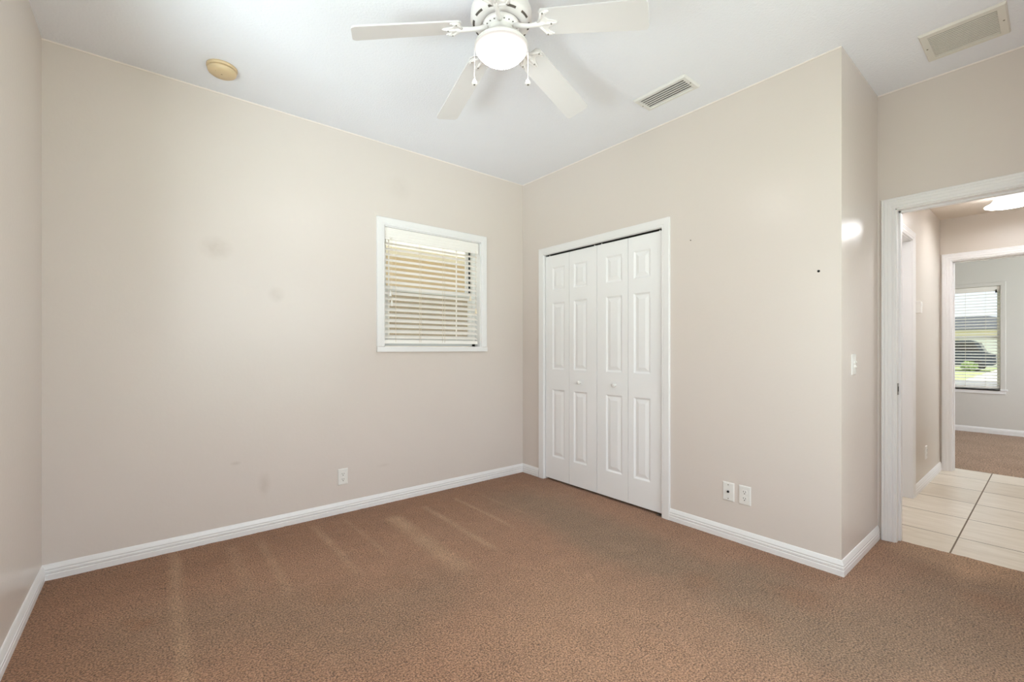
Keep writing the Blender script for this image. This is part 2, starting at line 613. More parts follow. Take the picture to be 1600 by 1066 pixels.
struct(wall(MB(), 'y', YF - 0.12, YF, XL, XD, 0, H, [(-2.6, -0.4, 0.3, 2.2)]), 'wall_front', M['wall'], 'beige wall behind the camera', 'wall')
struct(MB().box(XL - 0.12, XD + 0.12, YF - 0.12, 0.14, H, H + 0.1), 'ceiling', M['ceiling'],
       'white textured ceiling carrying the ceiling fan', 'ceiling')
# closet shell behind the bifold doors
mb = MB().box(0.70, XD, -2.415, 0.14, 0, H).box(0.12, 0.70, 0.0, 0.14, 0, H)
struct(mb, 'wall_closet', M['wall'], 'inside walls of the closet behind the bifold doors', 'wall')

# paint edge lines where wall meets ceiling
def edge(name, path, label):
    struct(MB().sweep(path, (0, 0, 1), [(0, 0), (0.003, 0), (0.003, -0.007), (0, -0.007)], side=-1), name, M['edge'], label, 'trim')


edge('trim_1', [(XL, 0, H), (0, 0, H)], 'thin pale paint line along the top of the window wall')
edge('trim_2', [(0, 0, H), (0, YC, H)], 'thin pale paint line along the top of the closet wall')
edge('trim_3', [(XD, YC, H), (XD, YF, H)], 'thin pale paint line above the doorway wall')

# ------------------------------------------------------------------ carpet
random.seed(4)


def seg_d(p, a, b):
    ax, ay = a; bx, by = b
    dx, dy = bx - ax, by - ay
    t = max(0, min(1, ((p[0] - ax) * dx + (p[1] - ay) * dy) / (dx * dx + dy * dy + 1e-9)))
    return math.hypot(p[0] - ax - t * dx, p[1] - ay - t * dy)


def sm(d, r0, r1):
    t = max(0.0, min(1.0, (r1 - d) / (r1 - r0)))
    return t * t * (3 - 2 * t)


PATHS = [([(-0.55, -0.50), (-0.45, -0.82), (-0.55, -1.36), (-0.60, -1.77), (-0.58, -2.06), (-0.54, -2.33)], 0.06, 0.42, 0.95),
         ([(-0.54, -2.33), (-0.62, -2.65), (-0.20, -2.95), (0.70, -3.00)], 0.12, 0.55, 1.0),
         ([(-0.60, -1.9), (-0.75, -2.5), (-0.9, -3.2)], 0.10, 0.60, 0.55),
         ([(-2.75, -0.85), (-2.30, -1.10), (-2.0, -1.40), (-1.70, -1.35)], 0.08, 0.42, 0.55)]
SPOTS = [(-0.40, -2.47, 0.16, 0.55), (-2.80, -0.78, 0.07, 0.8), (-2.84, -0.72, 0.05, 0.6), (-2.1, -1.05, 0.12, 0.35), (-0.62, -2.10, 0.13, 0.5),
         (-0.93, -0.20, 0.022, 0.9), (-0.95, -0.06, 0.02, 0.7), (0.25, -3.05, 0.14, 0.35), (0.40, -2.80, 0.14, 0.3), (-1.78, -1.16, 0.07, 0.35), (-0.75, -2.42, 0.12, 0.35)]
STREAKS = [(-1.20, -0.30, -1.05, 0.020, 0.9), (-1.47, -0.34, -1.15, 0.055, 0.9), (-1.93, -0.18, -0.85, 0.022, 0.55), (-2.675, -0.06, -1.5, 0.026, 0.6),
           (-0.92, -0.28, -0.85, 0.014, 0.8), (-2.25, -0.20, -0.85, 0.022, 0.45), (-2.40, -0.16, -0.65, 0.03, 0.35), (-1.73, -0.20, -0.72, 0.014, 0.5),
           (-0.70, -0.30, -0.80, 0.010, 0.5)]


def wear(x, y):
    n = noise.noise(Vector((x * 2.2, y * 2.2, 0.3)))
    n2 = noise.noise(Vector((x * 7, y * 7, 4.3)))
    soil = 0.0
    for pts, r0, r1, amt in PATHS:
        d = min(seg_d((x, y), a, b) for a, b in zip(pts, pts[1:]))
        soil = max(soil, amt * sm(d + 0.10 * n + 0.04 * n2, r0, r1))
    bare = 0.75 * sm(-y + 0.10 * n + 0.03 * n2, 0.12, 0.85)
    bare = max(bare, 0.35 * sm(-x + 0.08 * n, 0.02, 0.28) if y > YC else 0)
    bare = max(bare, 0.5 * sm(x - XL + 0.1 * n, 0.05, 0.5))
    for sx, sy, r, a in SPOTS:
        d = math.hypot(x - sx, y - sy)
        bare = max(bare, a * sm(d + 0.35 * r * n2, 0.1 * r, 1.2 * r))
    st = 0.0
    for sx, y0, y1, w, a in STREAKS:
        if y1 - 0.2 < y < y0 + 0.1:
            k = sm(y1 - y, 0.0, 0.2) * sm(y - y0, 0.0, 0.08)
            st = max(st, a * k * sm(abs(x - sx + 0.015 * n), w * 0.2, w * 1.7) * (0.8 + 0.4 * n2))
    st = max(st, 0.3 * sm(math.hypot(x + 1.35, y + 2.05) + 0.3 * n, 0.1, 0.9))  # broad paler round patch near the middle of the room
    st = max(st, 0.75 * sm(abs(y + 2.95 - 0.2 * n) + max(0, 0.62 - x) * 2, 0.05, 0.55) if x > 0.2 else 0)  # paler towards the doorway
    return max(0, min(1, soil)), max(0, min(1, bare)), max(0, min(1, st))


def carpet(name, x0, x1, y0, y1, step, m, label, worn=True):
    bm = bmesh.new()
    lay = bm.loops.layers.float_color.new('wear')
    nx, ny = int((x1 - x0) / step) + 1, int((y1 - y0) / step) + 1
    g, wv = [], []
    for i in range(nx + 1):
        x = x0 + (x1 - x0) * i / nx
        row, wr = [], []
        for j in range(ny + 1):
            y = y0 + (y1 - y0) * j / ny
            z = 0.0025 * noise.noise(Vector((x * 60, y * 60, 1.7))) + 0.002 * noise.noise(Vector((x * 9, y * 9, 7)))
            row.append(bm.verts.new((x, y, z)))
            wr.append(wear(x, y) if worn else (0.5 + 0.5 * noise.noise(Vector((x * 3, y * 3, 0))), 0, 0))
        g.append(row); wv.append(wr)
    for i in range(nx):
        for j in range(ny):
            f = bm.faces.new((g[i][j], g[i + 1][j], g[i + 1][j + 1], g[i][j + 1]))
            f.smooth = True
            for l, (a, b) in zip(f.loops, ((i, j), (i + 1, j), (i + 1, j + 1), (i, j + 1))):
                l[lay] = (*wv[a][b], 1)
    me = bpy.data.meshes.new(name)
    bm.to_mesh(me); bm.free()
    me.materials.append(m)
    o = bpy.data.objects.new(name, me)
    COL.objects.link(o)
    return tag(o, label, 'carpet', kind='structure')


carpet('floor', XL, 0.79, YF, 0.0, 0.016, M['carpet'], 'worn brown carpet covering the bedroom floor')
carpet('floor_bedroom', 3.38, XF, -4.6, -1.2, 0.05, M['carpet_bed'], 'greyish brown carpet in the far bedroom', worn=False)
struct(MB().box(0.79, 3.38, YF, -2.40, -0.03, 0.0), 'floor_hall', M['tile'], 'square beige tiles on the hall floor', 'floor')
struct(MB().box(XL - 0.12, XF + 0.14, -4.74, 0.14, -0.14, -0.035), 'floor_slab', M['concrete'], 'concrete slab under the floors', 'floor')

# ------------------------------------------------------------------ baseboards (grooved profile)
BB = [(0, 0), (0.014, 0), (0.014, 0.028), (0.0115, 0.031), (0.0115, 0.034), (0.014, 0.037), (0.014, 0.046), (0.011, 0.049), (0.011, 0.053),
      (0.0125, 0.057), (0.009, 0.066), (0.0055, 0.075), (0.003, 0.079), (0, 0.080)]


def baseboard(name, pts, label, mitre=(0, 0), hgt=1.0, m='trim'):
    """pts: two floor points (room on the left of the run); mitre -1 inside corner, +1 outside corner at either end"""
    a, b = Vector((*pts[0], -0.004)), Vector((*pts[1], -0.004))
    d = (b - a).normalized()
    q = Vector((0, 0, 1)).cross(d)
    prof = [(s, t * hgt + 0.004) for s, t in BB]
    r0 = [a + q * s + Vector((0, 0, t)) - d * (s * mitre[0]) for s, t in prof]
    r1 = [b + q * s + Vector((0, 0, t)) + d * (s * mitre[1]) for s, t in prof]
    struct(MB().loft([r0, r1]), name, M[m], label, 'baseboard')


baseboard('baseboard_left', [(XL, 0), (XL, YF)], 'white grooved baseboard along the left wall', (-1, 0))
baseboard('baseboard_back', [(0, 0), (XL, 0)], 'white grooved baseboard under the window wall', (-1, -1))
baseboard('baseboard_corner', [(0, -0.232), (0, 0)], 'short white baseboard between room corner and closet casing', (0, -1))
baseboard('baseboard_right', [(0, YC), (0, -1.556)], 'white grooved baseboard under the two right-hand wall plates', (1, 0))
baseboard('baseboard_return', [(XD, YC), (0, YC)], 'short white baseboard on the return wall beside the doorway', (-1, 1))
baseboard('baseboard_hall', [(XE, -2.515), (1.93, -2.515)], 'white baseboard along the hall wall', (-1, 0))
baseboard('baseboard_bedroom', [(XF, -4.6), (XF, -1.2)], 'white baseboard under the far bedroom window', (0, 0))

# ------------------------------------------------------------------ casings
FLUTE = [(0, 0), (0, 0.008), (0.004, 0.011), (0.012, 0.011), (0.014, 0.009), (0.017, 0.009), (0.020, 0.012), (0.030, 0.0135), (0.036, 0.0125), (0.039, 0.0145),
         (0.048, 0.016), (0.052, 0.014), (0.055, 0.016), (0.062, 0.0165), (0.066, 0.014), (0.066, 0)]


def casing(mb, path, n, prof, side):
    mb.sweep(path, n, prof, side=side)
    return mb


def scale_prof(p, w, t=1.0):
    k = w / max(a for a, b in p)
    return [(a * k, b * t) for a, b in p]


# closet casing: flat stock with an eased edge
FLAT = [(0, 0), (0, 0.011), (0.003, 0.014), (0.012, 0.014), (0.016, 0.0155), (0.050, 0.0165), (0.054, 0.0165), (0.0575, 0.013), (0.0575, 0)]
cz = CZ
mb = casing(MB(), [(0, CY0, 0), (0, CY0, cz), (0, CY1, cz), (0, CY1, 0)], (-1, 0, 0), scale_prof(FLAT, 0.061), -1)
# jamb liners inside the opening
mb.box(0.0, 0.11, CY1 - 0.001, CY1 + 0.004, 0, cz).box(0.0, 0.11, CY0 - 0.004, CY0 + 0.001, 0, cz).box(0.0, 0.11, CY0, CY1, cz - 0.001, cz + 0.004)
struct(mb, 'trim_4', M['trim'], 'white casing around the bifold closet doors', 'trim')

# bedroom doorway: fluted casing, jambs, stop, strike plate
t = thing('trim_5', (XD, DY1, 0), 'white fluted casing and jamb of the open hall doorway', 'trim', kind='structure')
mb = casing(MB(), [(XD, DY0, 0), (XD, DY0, DZ), (XD, DY1, DZ), (XD, DY1, 0)], (-1, 0, 0), FLUTE, -1)
mb.build('casing', M['trim'], t)
mb = casing(MB(), [(XD + 0.12, DY0, 0), (XD + 0.12, DY0, DZ), (XD + 0.12, DY1, DZ), (XD + 0.12, DY1, 0)], (1, 0, 0), FLUTE, 1)
mb.build('casing', M['trim'], t)
mb = MB().box(XD, XD + 0.12, DY1 - 0.006, DY1 + 0.002, 0, DZ).box(XD, XD + 0.12, DY0 - 0.002, DY0 + 0.006, 0, DZ).box(XD, XD + 0.12, DY0, DY1, DZ - 0.006, DZ + 0.002)
mb.box(XD + 0.05, XD + 0.085, DY1 - 0.016, DY1, 0, DZ).box(XD + 0.05, XD + 0.085, DY0, DY0 + 0.016, 0, DZ).box(XD + 0.05, XD + 0.085, DY0, DY1, DZ - 0.016, DZ)
mb.build('jamb', M['trim'], t)
mb = MB().box(XD + 0.010, XD + 0.042, DY1 - 0.0085, DY1 - 0.005, 0.895, 0.965)
s = mb.build('strike_plate', M['steel'], t)
s['label'] = 'steel strike plate'
MB().box(XD + 0.018, XD + 0.034, DY1 - 0.0095, DY1 - 0.0075, 0.915, 0.945).build('strike_hole', M['black'], t)

# ------------------------------------------------------------------ hall and far bedroom shell
struct(wall(MB(), 'y', -2.515, -2.415, XD + 0.12, XE, 0, HH, [(1.07, 1.87, 0, 2.03)]), 'wall_hall_left', M['wall_hall'],
       'beige hall wall with the thermostat seen through the doorway', 'wall')
struct(wall(MB(), 'x', XE, XE2, -4.74, -1.06, 0, HH, [(EY0, EY1, 0, DZ)]), 'wall_hall_end', M['wall_hall'],
       'beige wall at the hall end around the far bedroom doorway', 'wall')
struct(MB().box(XD + 0.12, XE, YF - 0.12, YF, 0, HH), 'wall_hall_right', M['wall_hall'], 'hall wall hidden past the doorway', 'wall')
struct(MB().box(XD + 0.12, XE, YF - 0.12, -2.40, HH, HH + 0.1), 'ceiling_hall', M['ceiling_hall'], 'beige hall ceiling with the dome light', 'ceiling')
struct(wall(MB(), 'x', XF, XF + 0.14, -4.74, -1.06, 0, HH, [(-2.74, -1.84, 0.62, 2.05)]), 'wall_bedroom_far', M['wall_bed'],
       'pale far bedroom wall with the street window', 'wall')
struct(MB().box(XE2, XF, -1.2, -1.06, 0, HH), 'wall_bedroom_left', M['wall_bed'], 'left wall of the far bedroom', 'wall')
struct(wall(MB(), 'y', -4.74, -4.6, XE2, XF, 0, HH, [(4.2, 5.6, 0.75, 2.15)]), 'wall_bedroom_right', M['wall_bed'], 'right wall of the far bedroom', 'wall')  # unseen opening added so the fill panel can light the bedroom
struct(MB().box(XE2, XF, -4.74, -1.06, HH, HH + 0.1), 'ceiling_bedroom', M['ceiling'], 'white ceiling of the far bedroom', 'ceiling')
struct(MB().box(-3.85, 6.95, -5.25, 0.55, 2.95, 3.05), 'roof', M['shingle'], 'unseen roof slab over the house, keeping the sun out', 'roof')  # unseen slab that blocks the sun and light leaks above the rooms

# far bedroom doorway casing
t = thing('trim_6', (XE, EY1, 0), 'white casing of the far bedroom doorway at the hall end', 'trim', kind='structure')
mb = casing(MB(), [(XE, EY0, 0), (XE, EY0, DZ), (XE, EY1, DZ), (XE, EY1, 0)], (-1, 0, 0), FLUTE, -1)
mb.build('casing', M['trim'], t)
mb = MB().box(XE, XE2, EY1 - 0.006, EY1 + 0.002, 0, DZ).box(XE, XE2, EY0 - 0.002, EY0 + 0.006, 0, DZ).box(XE, XE2, EY0, EY1, DZ - 0.006, DZ + 0.002)
mb.box(XE + 0.05, XE + 0.085, EY1 - 0.016, EY1, 0, DZ).box(XE + 0.05, XE + 0.085, EY0, EY1, DZ - 0.016, DZ)
mb.build('jamb', M['trim'], t)
# door in the hall's left wall
t = thing('trim_7', (1.87, -2.515, 0), 'white casing of the side door along the hall wall', 'trim', kind='structure')
mb = casing(MB(), [(1.07, -2.515, 0), (1.07, -2.515, 2.03), (1.87, -2.515, 2.03), (1.87, -2.515, 0)], (0, -1, 0), scale_prof(FLUTE, 0.06), 1)
mb.build('casing', M['trim'], t)
MB().box(1.864, 1.872, -2.515, -2.415, 0, 2.03).box(1.068, 1.076, -2.515, -2.415, 0, 2.03).box(1.07, 1.87, -2.515, -2.415, 2.024, 2.032).build('jamb', M['trim'], t)


# ------------------------------------------------------------------ panelled doors
def panel_leaf(mb, y_hi, y_lo, z0, z1, xf, th, panels, stiles):
    """leaf in the x = xf plane facing -x, from y_hi down to y_lo; panels: (za, zb); stiles: panel y range"""
    pa, pb = stiles
    ys = [y_hi, pa, pb, y_lo]
    zs = [z0]
    for a, b in panels: zs += [a, b]
    zs.append(z1)

    def rect(inset, dep, a, b):
        return [(xf + dep, pa - inset, a + inset), (xf + dep, pb + inset, a + inset), (xf + dep, pb + inset, b - inset), (xf + dep, pa - inset, b - inset)]
    for i in range(3):
        for j in range(len(zs) - 1):
            if i == 1 and j % 2 == 1:
                a, b = zs[j], zs[j + 1]
                L_ = [rect(0, 0, a, b), rect(0.004, 0.002, a, b), rect(0.012, 0.008, a, b), rect(0.018, 0.0085, a, b), rect(0.044, 0.0015, a, b)]
                for p, q in zip(L_, L_[1:]):
                    for k in range(4):
                        mb.face([p[k], p[(k + 1) % 4], q[(k + 1) % 4], q[k]])
                mb.face(L_[-1])
            else:
                mb.face([(xf, ys[i], zs[j]), (xf, ys[i + 1], zs[j]), (xf, ys[i + 1], zs[j + 1]), (xf, ys[i], zs[j + 1])])
    xb = xf + th
    mb.face([(xb, y_hi, z0), (xb, y_lo, z0), (xb, y_lo, z1), (xb, y_hi, z1)])
    mb.face([(xf, y_hi, z0), (xb, y_hi, z0), (xb, y_hi, z1), (xf, y_hi, z1)])
    mb.face([(xf, y_lo, z0), (xb, y_lo, z0), (xb, y_lo, z1), (xf, y_lo, z1)])
    mb.face([(xf, y_hi, z0), (xb, y_hi, z0), (xb, y_lo, z0), (xf, y_lo, z0)])
    mb.face([(xf, y_hi, z1), (xb, y_hi, z1), (xb, y_lo, z1), (xf, y_lo, z1)])
    bmesh.ops.remove_doubles(mb.bm, verts=mb.bm.verts, dist=1e-5)
    return mb


PZ = [(0.215, 0.817), (0.994, 1.586), (1.694, 1.900)]
XDOOR = 0.012
ZD0, ZD1 = 0.018, 2.006


def closet_door(name, leaves, knob_y, label):
    t = thing(name, (XDOOR, leaves[0][0], 0), label, 'door', 'bifold closet doors', kind='structure')
    for (ya, yb, st) in leaves:
        panel_leaf(MB(), ya, yb, ZD0, ZD1, XDOOR, 0.032, PZ, st).build('door_leaf', M['door'], t)
    k = Matrix.Translation((XDOOR, knob_y, 0.894)) @ Matrix.Rotation(-PI / 2, 4, 'Y')
    MB().lathe([(0.0, 0.0), (0.010, 0.0), (0.008, 0.004), (0.0075, 0.010), (0.013, 0.015), (0.0165, 0.021), (0.0155, 0.027), (0.009, 0.031), (0, 0.032)], mat=k, n=20).build('knob', M['knob'], t)
    mb = MB()
    for y in (leaves[0][0] - 0.035, leaves[-1][1] + 0.035):
        mb.tube([(XDOOR + 0.016, y, ZD1), (XDOOR + 0.016, y, CZ - 0.001)], 0.005, 8)
    mb.build('pivot_pin', M['white'], t)
    return t


closet_door('door_1', [(-0.306, -0.5955, (-0.391, -0.542)), (-0.5985, -0.8995, (-0.648, -0.796))], -0.722, 'left pair of white panelled bifold closet doors')
closet_door('door_2', [(-0.9035, -1.2005, (-0.991, -1.146)), (-1.2035, -1.497, (-1.250, -1.394))], -1.082, 'right pair of white panelled bifold closet doors')
mb = MB().box(0.014, 0.046, CY0 + 0.004, CY1 - 0.004, CZ - 0.004, CZ - 0.001)
struct(mb, 'trim_8', M['dark'], 'dark track above the bifold closet doors', 'trim')
tag(MB().box(-0.004, 0.03, CY0 + 0.002, CY0 + 0.05, 0.0, 0.006).build('pivot_bracket', M['steel'], org=(0.01, CY0 + 0.02, 0)),
    'small metal floor bracket under the right closet door corner', 'bracket')

# plain closed door in the hall's side opening
t = thing('door_3', (1.47, -2.43, 0), 'white side door seen edge-on in the hall', 'door', kind='structure')
MB().box(1.078, 1.862, -2.44, -2.405, 0.01, 2.022).build('door_leaf', M['door'], t)
MB().lathe([(0, 0), (0.012, 0), (0.010, 0.03), (0.026, 0.045), (0.026, 0.06), (0, 0.07)], mat=Matrix.Translation((1.14, -2.44, 0.94)) @ Matrix.Rotation(PI / 2, 4, 'X'), n=16).build('knob', M['steel'], t)

# ------------------------------------------------------------------ window in the back wall
t = thing('window_1', (-0.943, 0.0, WZ0), 'small white single-hung window behind lowered blinds', 'window', kind='structure')
FL2 = [(0, 0), (0, 0.010), (0.003, 0.013), (0.014, 0.013), (0.018, 0.015), (0.045, 0.0165), (0.056, 0.0165), (0.060, 0.013), (0.060, 0)]
mb = casing(MB(), [(WX0, 0, WZ0), (WX0, 0, WZ1), (WX1, 0, WZ1), (WX1, 0, WZ0)], (0, -1, 0), FL2, 1)
mb.build('casing', M['trim'], t)
mb = MB().box(WX0 - 0.060, WX1 + 0.062, -0.022, 0.0, WZ0 - 0.042, WZ0 - 0.003, bevel=0.002)
mb.box(WX0, WX1, -0.018, 0.10, WZ0 - 0.012, WZ0 + 0.0005)
mb.build('sill', M['trim'], t)
MB().box(WX0 - 0.001, WX0 + 0.006, 0, 0.14, WZ0, WZ1).box(WX1 - 0.006, WX1 + 0.001, 0, 0.14, WZ0, WZ1).box(WX0, WX1, 0, 0.14, WZ1 - 0.006, WZ1 + 0.001).build('jamb', M['trim'], t)
a, b, c, d = WX0 + 0.006, WX1 - 0.006, WZ0 + 0.004, WZ1 - 0.006
mb = MB()
for q in ((a, a + 0.032, c, d), (b - 0.032, b, c, d), (a, b, c, c + 0.03), (a, b, d - 0.03, d)):
    mb.box(q[0], q[1], 0.078, 0.138, q[2], q[3])
mb.build('window_frame', M['vinyl'], t)
zm = 1.655


def sash(mb, x0, x1, z0, z1, y0, y1, w):
    mb.box(x0, x0 + w, y0, y1, z0, z1).box(x1 - w, x1, y0, y1, z0, z1).box(x0 + w, x1 - w, y0, y1, z0, z0 + w).box(x0 + w, x1 - w, y0, y1, z1 - w, z1)
    return mb


up = sash(MB(), a + 0.030, b - 0.046, zm - 0.02, d - 0.028, 0.112, 0.130, 0.03).build('upper_sash', M['vinyl'], t)
MB().box(a + 0.058, b - 0.074, 0.119, 0.123, zm + 0.008, d - 0.056).build('pane', M['glass'], up)
lo = sash(MB(), a + 0.028, b - 0.028, c + 0.028, zm + 0.018, 0.085, 0.106, 0.036).build('lower_sash', M['vinyl'], t)
MB().box(a + 0.062, b - 0.062, 0.094, 0.098, c + 0.062, zm - 0.016).build('pane', M['glass'], lo)
MB().box(b - 0.047, b - 0.0325, 0.100, 0.128, zm + 0.02, d - 0.03).box(a + 0.0325, a + 0.031, 0.100, 0.128, zm + 0.02, d - 0.03).build('sash_track', M['alu'], t)
MB().box(a + 0.03, b - 0.03, 0.1335, 0.1345, c + 0.03, zm).build('insect_screen', M['screen'], t)


def blind(origin, axis, u0, u1, z_top, val_h, z_rail, d0, pitch, tilt, slat_d, label, cords, tapes, tassels, tassel_mats, dir_in, rail_h=0.022, glue=0.0):
    """horizontal blind; axis 'x' or 'y' is the slat direction; d0 = slat centre depth; dir_in = +1 when depth grows along +normal axis"""
    t = thing('window_blind', origin, label, 'blind')

    def P(u, dpt, z):
        return (u, dpt, z) if axis == 'x' else (dpt, u, z)

    def bx(mb, ua, ub, da, db, za, zb):
        p, q = P(ua, da, za), P(ub, db, zb)
        return mb.box(p[0], q[0], p[1], q[1], p[2], q[2])
    mb = bx(MB(), u0, u1, d0 - dir_in * (slat_d / 2 + 0.006), d0 - dir_in * (slat_d / 2 - 0.004), z_top - val_h, z_top)
    for k in (0.18, 0.42, 0.66):
        bx(mb, u0, u1, d0 - dir_in * (slat_d / 2 + 0.0085), d0 - dir_in * (slat_d / 2 + 0.005), z_top - val_h * (k + 0.15), z_top - val_h * k)
    mb.build('valance', M['blind'], t)
    bx(MB(), u0 + 0.004, u1 - 0.004, d0 - dir_in * (slat_d / 2 - 0.006), d0 + dir_in * slat_d / 2, z_top - 0.045, z_top - 0.003).build('headrail', M['blind'], t)
    mb = MB()
    z = z_rail + rail_h + pitch * 0.55
    zs = []
    while z < z_top - val_h + 0.02:
        zs.append(z); z += pitch
    ca, sa = math.cos(tilt), math.sin(tilt)
    for z in zs:
        prof = []
        for k in range(5):
            s_ = (k / 4 - 0.5) * slat_d
            cr = 0.0022 * (1 - (2 * k / 4 - 1) ** 2)
            prof.append((s_, cr))
        pr = prof + [(s_, h - 0.0028) for s_, h in reversed(prof)]
        ring = lambda u: [P(u, d0 + dir_in * (s_ * ca - h * sa), z + s_ * sa + h * ca) for s_, h in pr]
        mb.loft([ring(u0 + 0.003), ring(u1 - 0.003)])
    mb.build('slat_panel', M['blind'], t)
    bx(MB(), u0 + 0.003, u1 - 0.003, d0 - slat_d / 2, d0 + slat_d / 2, z_rail, z_rail + rail_h).build('bottom_rail', M['blind'], t)
    for u in cords:
        MB().tube([P(u, d0 - dir_in * (slat_d * 0.5 + 0.002), z_top - val_h * 0.9), P(u, d0 - dir_in * (slat_d * 0.5 + 0.002), z_rail + 0.01)], 0.0013, 6).build('ladder_cord', M['cord'], t)
    for u in tapes:
        q = d0 + dir_in * (slat_d * 0.5 + 0.001)
        bx(MB(), u - 0.0065, u + 0.0065, q, q + dir_in * 0.001, z_rail + 0.012, z_top - val_h * 0.8).build('ladder_tape', M['blind'], t)
    for (u, z), tm in zip(tassels, tassel_mats):
        q = d0 - dir_in * (slat_d * 0.5 + 0.010)
        c_ = MB().tube([P(u, q, z_top - val_h * 0.8), P(u, q, z + 0.018)], 0.0012, 6).build('pull_cord', M['cord'], t)
        MB().lathe([(0.0, 0.020), (0.005, 0.019), (0.0065, 0.010), (0.008, -0.006), (0.0105, -0.018), (0.009, -0.024), (0, -0.025)], c=P(u, q, z), n=14).build('tassel', M[tm], c_)
    return t


blind((-0.94, 0.045, WZ0), 'x', WX0 + 0.009, WX1 - 0.018, WZ1 - 0.008, 0.092, 1.217, 0.040, 0.0425, math.radians(31), 0.050,
      'white slatted blind lowered over the small window of the beige wall', [-1.289, -1.087, -1.073, -0.872, -0.852], [-1.325, -0.705],
      [(-1.338, 1.604), (-1.326, 1.53), (-0.600, 1.619), (-0.540, 1.509)], ['white', 'white', 'tassel', 'tassel'], 1, rail_h=0.03)

# ------------------------------------------------------------------ unseen windows added beside and behind the camera for the lighting
t = thing('unseen_window_2', (XL, -1.85, 0.85), 'unseen window in the left wall outside the frame, added for daylight', 'window', kind='structure')
mb = casing(MB(), [(XL, -2.45, 0.85), (XL, -2.45, 2.15), (XL, -1.25, 2.15), (XL, -1.25, 0.85), (XL, -2.45, 0.85)], (1, 0, 0), FL2, 1)
mb.build('casing', M['trim'], t)
mb = MB()
for q in ((-2.45, -2.41, 0.85, 2.15), (-1.29, -1.25, 0.85, 2.15), (-2.41, -1.29, 0.85, 0.89), (-2.41, -1.29, 2.11, 2.15), (-2.41, -1.29, 1.48, 1.52)):
    mb.box(XL - 0.11, XL - 0.06, q[0], q[1], q[2], q[3])
mb.build('window_frame', M['vinyl'], t)
MB().box(XL - 0.09, XL - 0.086, -2.41, -1.29, 0.89, 2.11).build('pane', M['glass'], t)

t = thing('added_window_4', (-1.5, YF, 0.3), 'wide unseen window added in the wall behind the camera for daylight', 'window', kind='structure')
mb = casing(MB(), [(-2.6, YF, 0.3), (-2.6, YF, 2.2), (-0.4, YF, 2.2), (-0.4, YF, 0.3), (-2.6, YF, 0.3)], (0, 1, 0), FL2, -1)
mb.build('casing', M['trim'], t)
mb = MB()
for q in ((-2.6, -2.56, 0.3, 2.2), (-0.44, -0.40, 0.3, 2.2), (-2.56, -0.44, 0.3, 0.34), (-2.56, -0.44, 2.16, 2.2), (-1.525, -1.475, 0.34, 2.16)):
    mb.box(q[0], q[1], YF - 0.11, YF - 0.06, q[2], q[3])
mb.build('window_frame', M['vinyl'], t)
MB().box(-2.56, -0.44, YF - 0.09, YF - 0.086, 0.34, 2.16).build('pane', M['glass'], t)

# ------------------------------------------------------------------ far bedroom window and blind
t = thing('window_3', (XF, -2.29, 0.62), 'far bedroom window looking onto the street', 'window', kind='structure')
mb = casing(MB(), [(XF, -2.74, 0.62), (XF, -2.74, 2.05), (XF, -1.84, 2.05), (XF, -1.84, 0.62)], (-1, 0, 0), scale_prof(FLAT, 0.05, 0.6), -1)
mb.build('casing', M['wall_bed'], t)
mb = MB().box(XF - 0.022, XF + 0.09, -2.74, -1.84, 0.600, 0.621).box(XF - 0.022, XF, -2.81, -1.77, 0.597, 0.621, bevel=0.002).box(XF - 0.012, XF, -2.79, -1.79, 0.555, 0.597)
mb.build('sill', M['trim'], t)
mb = MB()
for q in ((-2.74, -2.705, 0.62, 2.05), (-1.875, -1.84, 0.62, 2.05), (-2.705, -1.875, 0.62, 0.655), (-2.705, -1.875, 2.015, 2.05), (-2.705, -1.875, 1.325, 1.365)):
    mb.box(XF + 0.08, XF + 0.13, q[0], q[1], q[2], q[3])
mb.build('window_frame', M['vinyl'], t)
MB().box(XF + 0.10, XF + 0.104, -2.705, -1.875, 0.655, 2.015).build('pane', M['glass'], t)
blind((XF + 0.05, -2.29, 0.62), 'y', -2.735, -1.845, 2.047, 0.065, 0.632, XF + 0.045, 0.042, math.radians(13), 0.050,
      'white slatted blind over the street window in the far bedroom', [-2.60, -2.40, -2.1], [], [(-2.70, 1.98)], ['dark'], 1, rail_h=0.028)

# ------------------------------------------------------------------ electrical plates
def wall_frame(c, nrm):
    """matrix with local x = right along the wall, y = up, z = out of the wall"""
    n = Vector(nrm)
    up = Vector((0, 0, 1))
    r = up.cross(n)
    return Matrix(((r.x, up.x, n.x, c[0]), (r.y, up.y, n.y, c[1]), (r.z, up.z, n.z, c[2]), (0, 0, 0, 1)))


def plate_shape(mb, Mx, w=0.070, h=0.114, d=0.006):
    a, b = w / 2, h / 2
    rings = []
    for ins, z in ((0, 0), (0, 0.002), (0.002, d * 0.8), (0.006, d)):
        rings.append([Mx @ Vector(p) for p in ((-a + ins, -b + ins, z), (a - ins, -b + ins, z), (a - ins, b - ins, z), (-a + ins, b - ins, z))])
    mb.loft(rings)
    return mb


def disc(r, z0, z1, cx=0, cy=0, sy=1.0):
    return [(r, z0), (r, z1), (0, z1)]


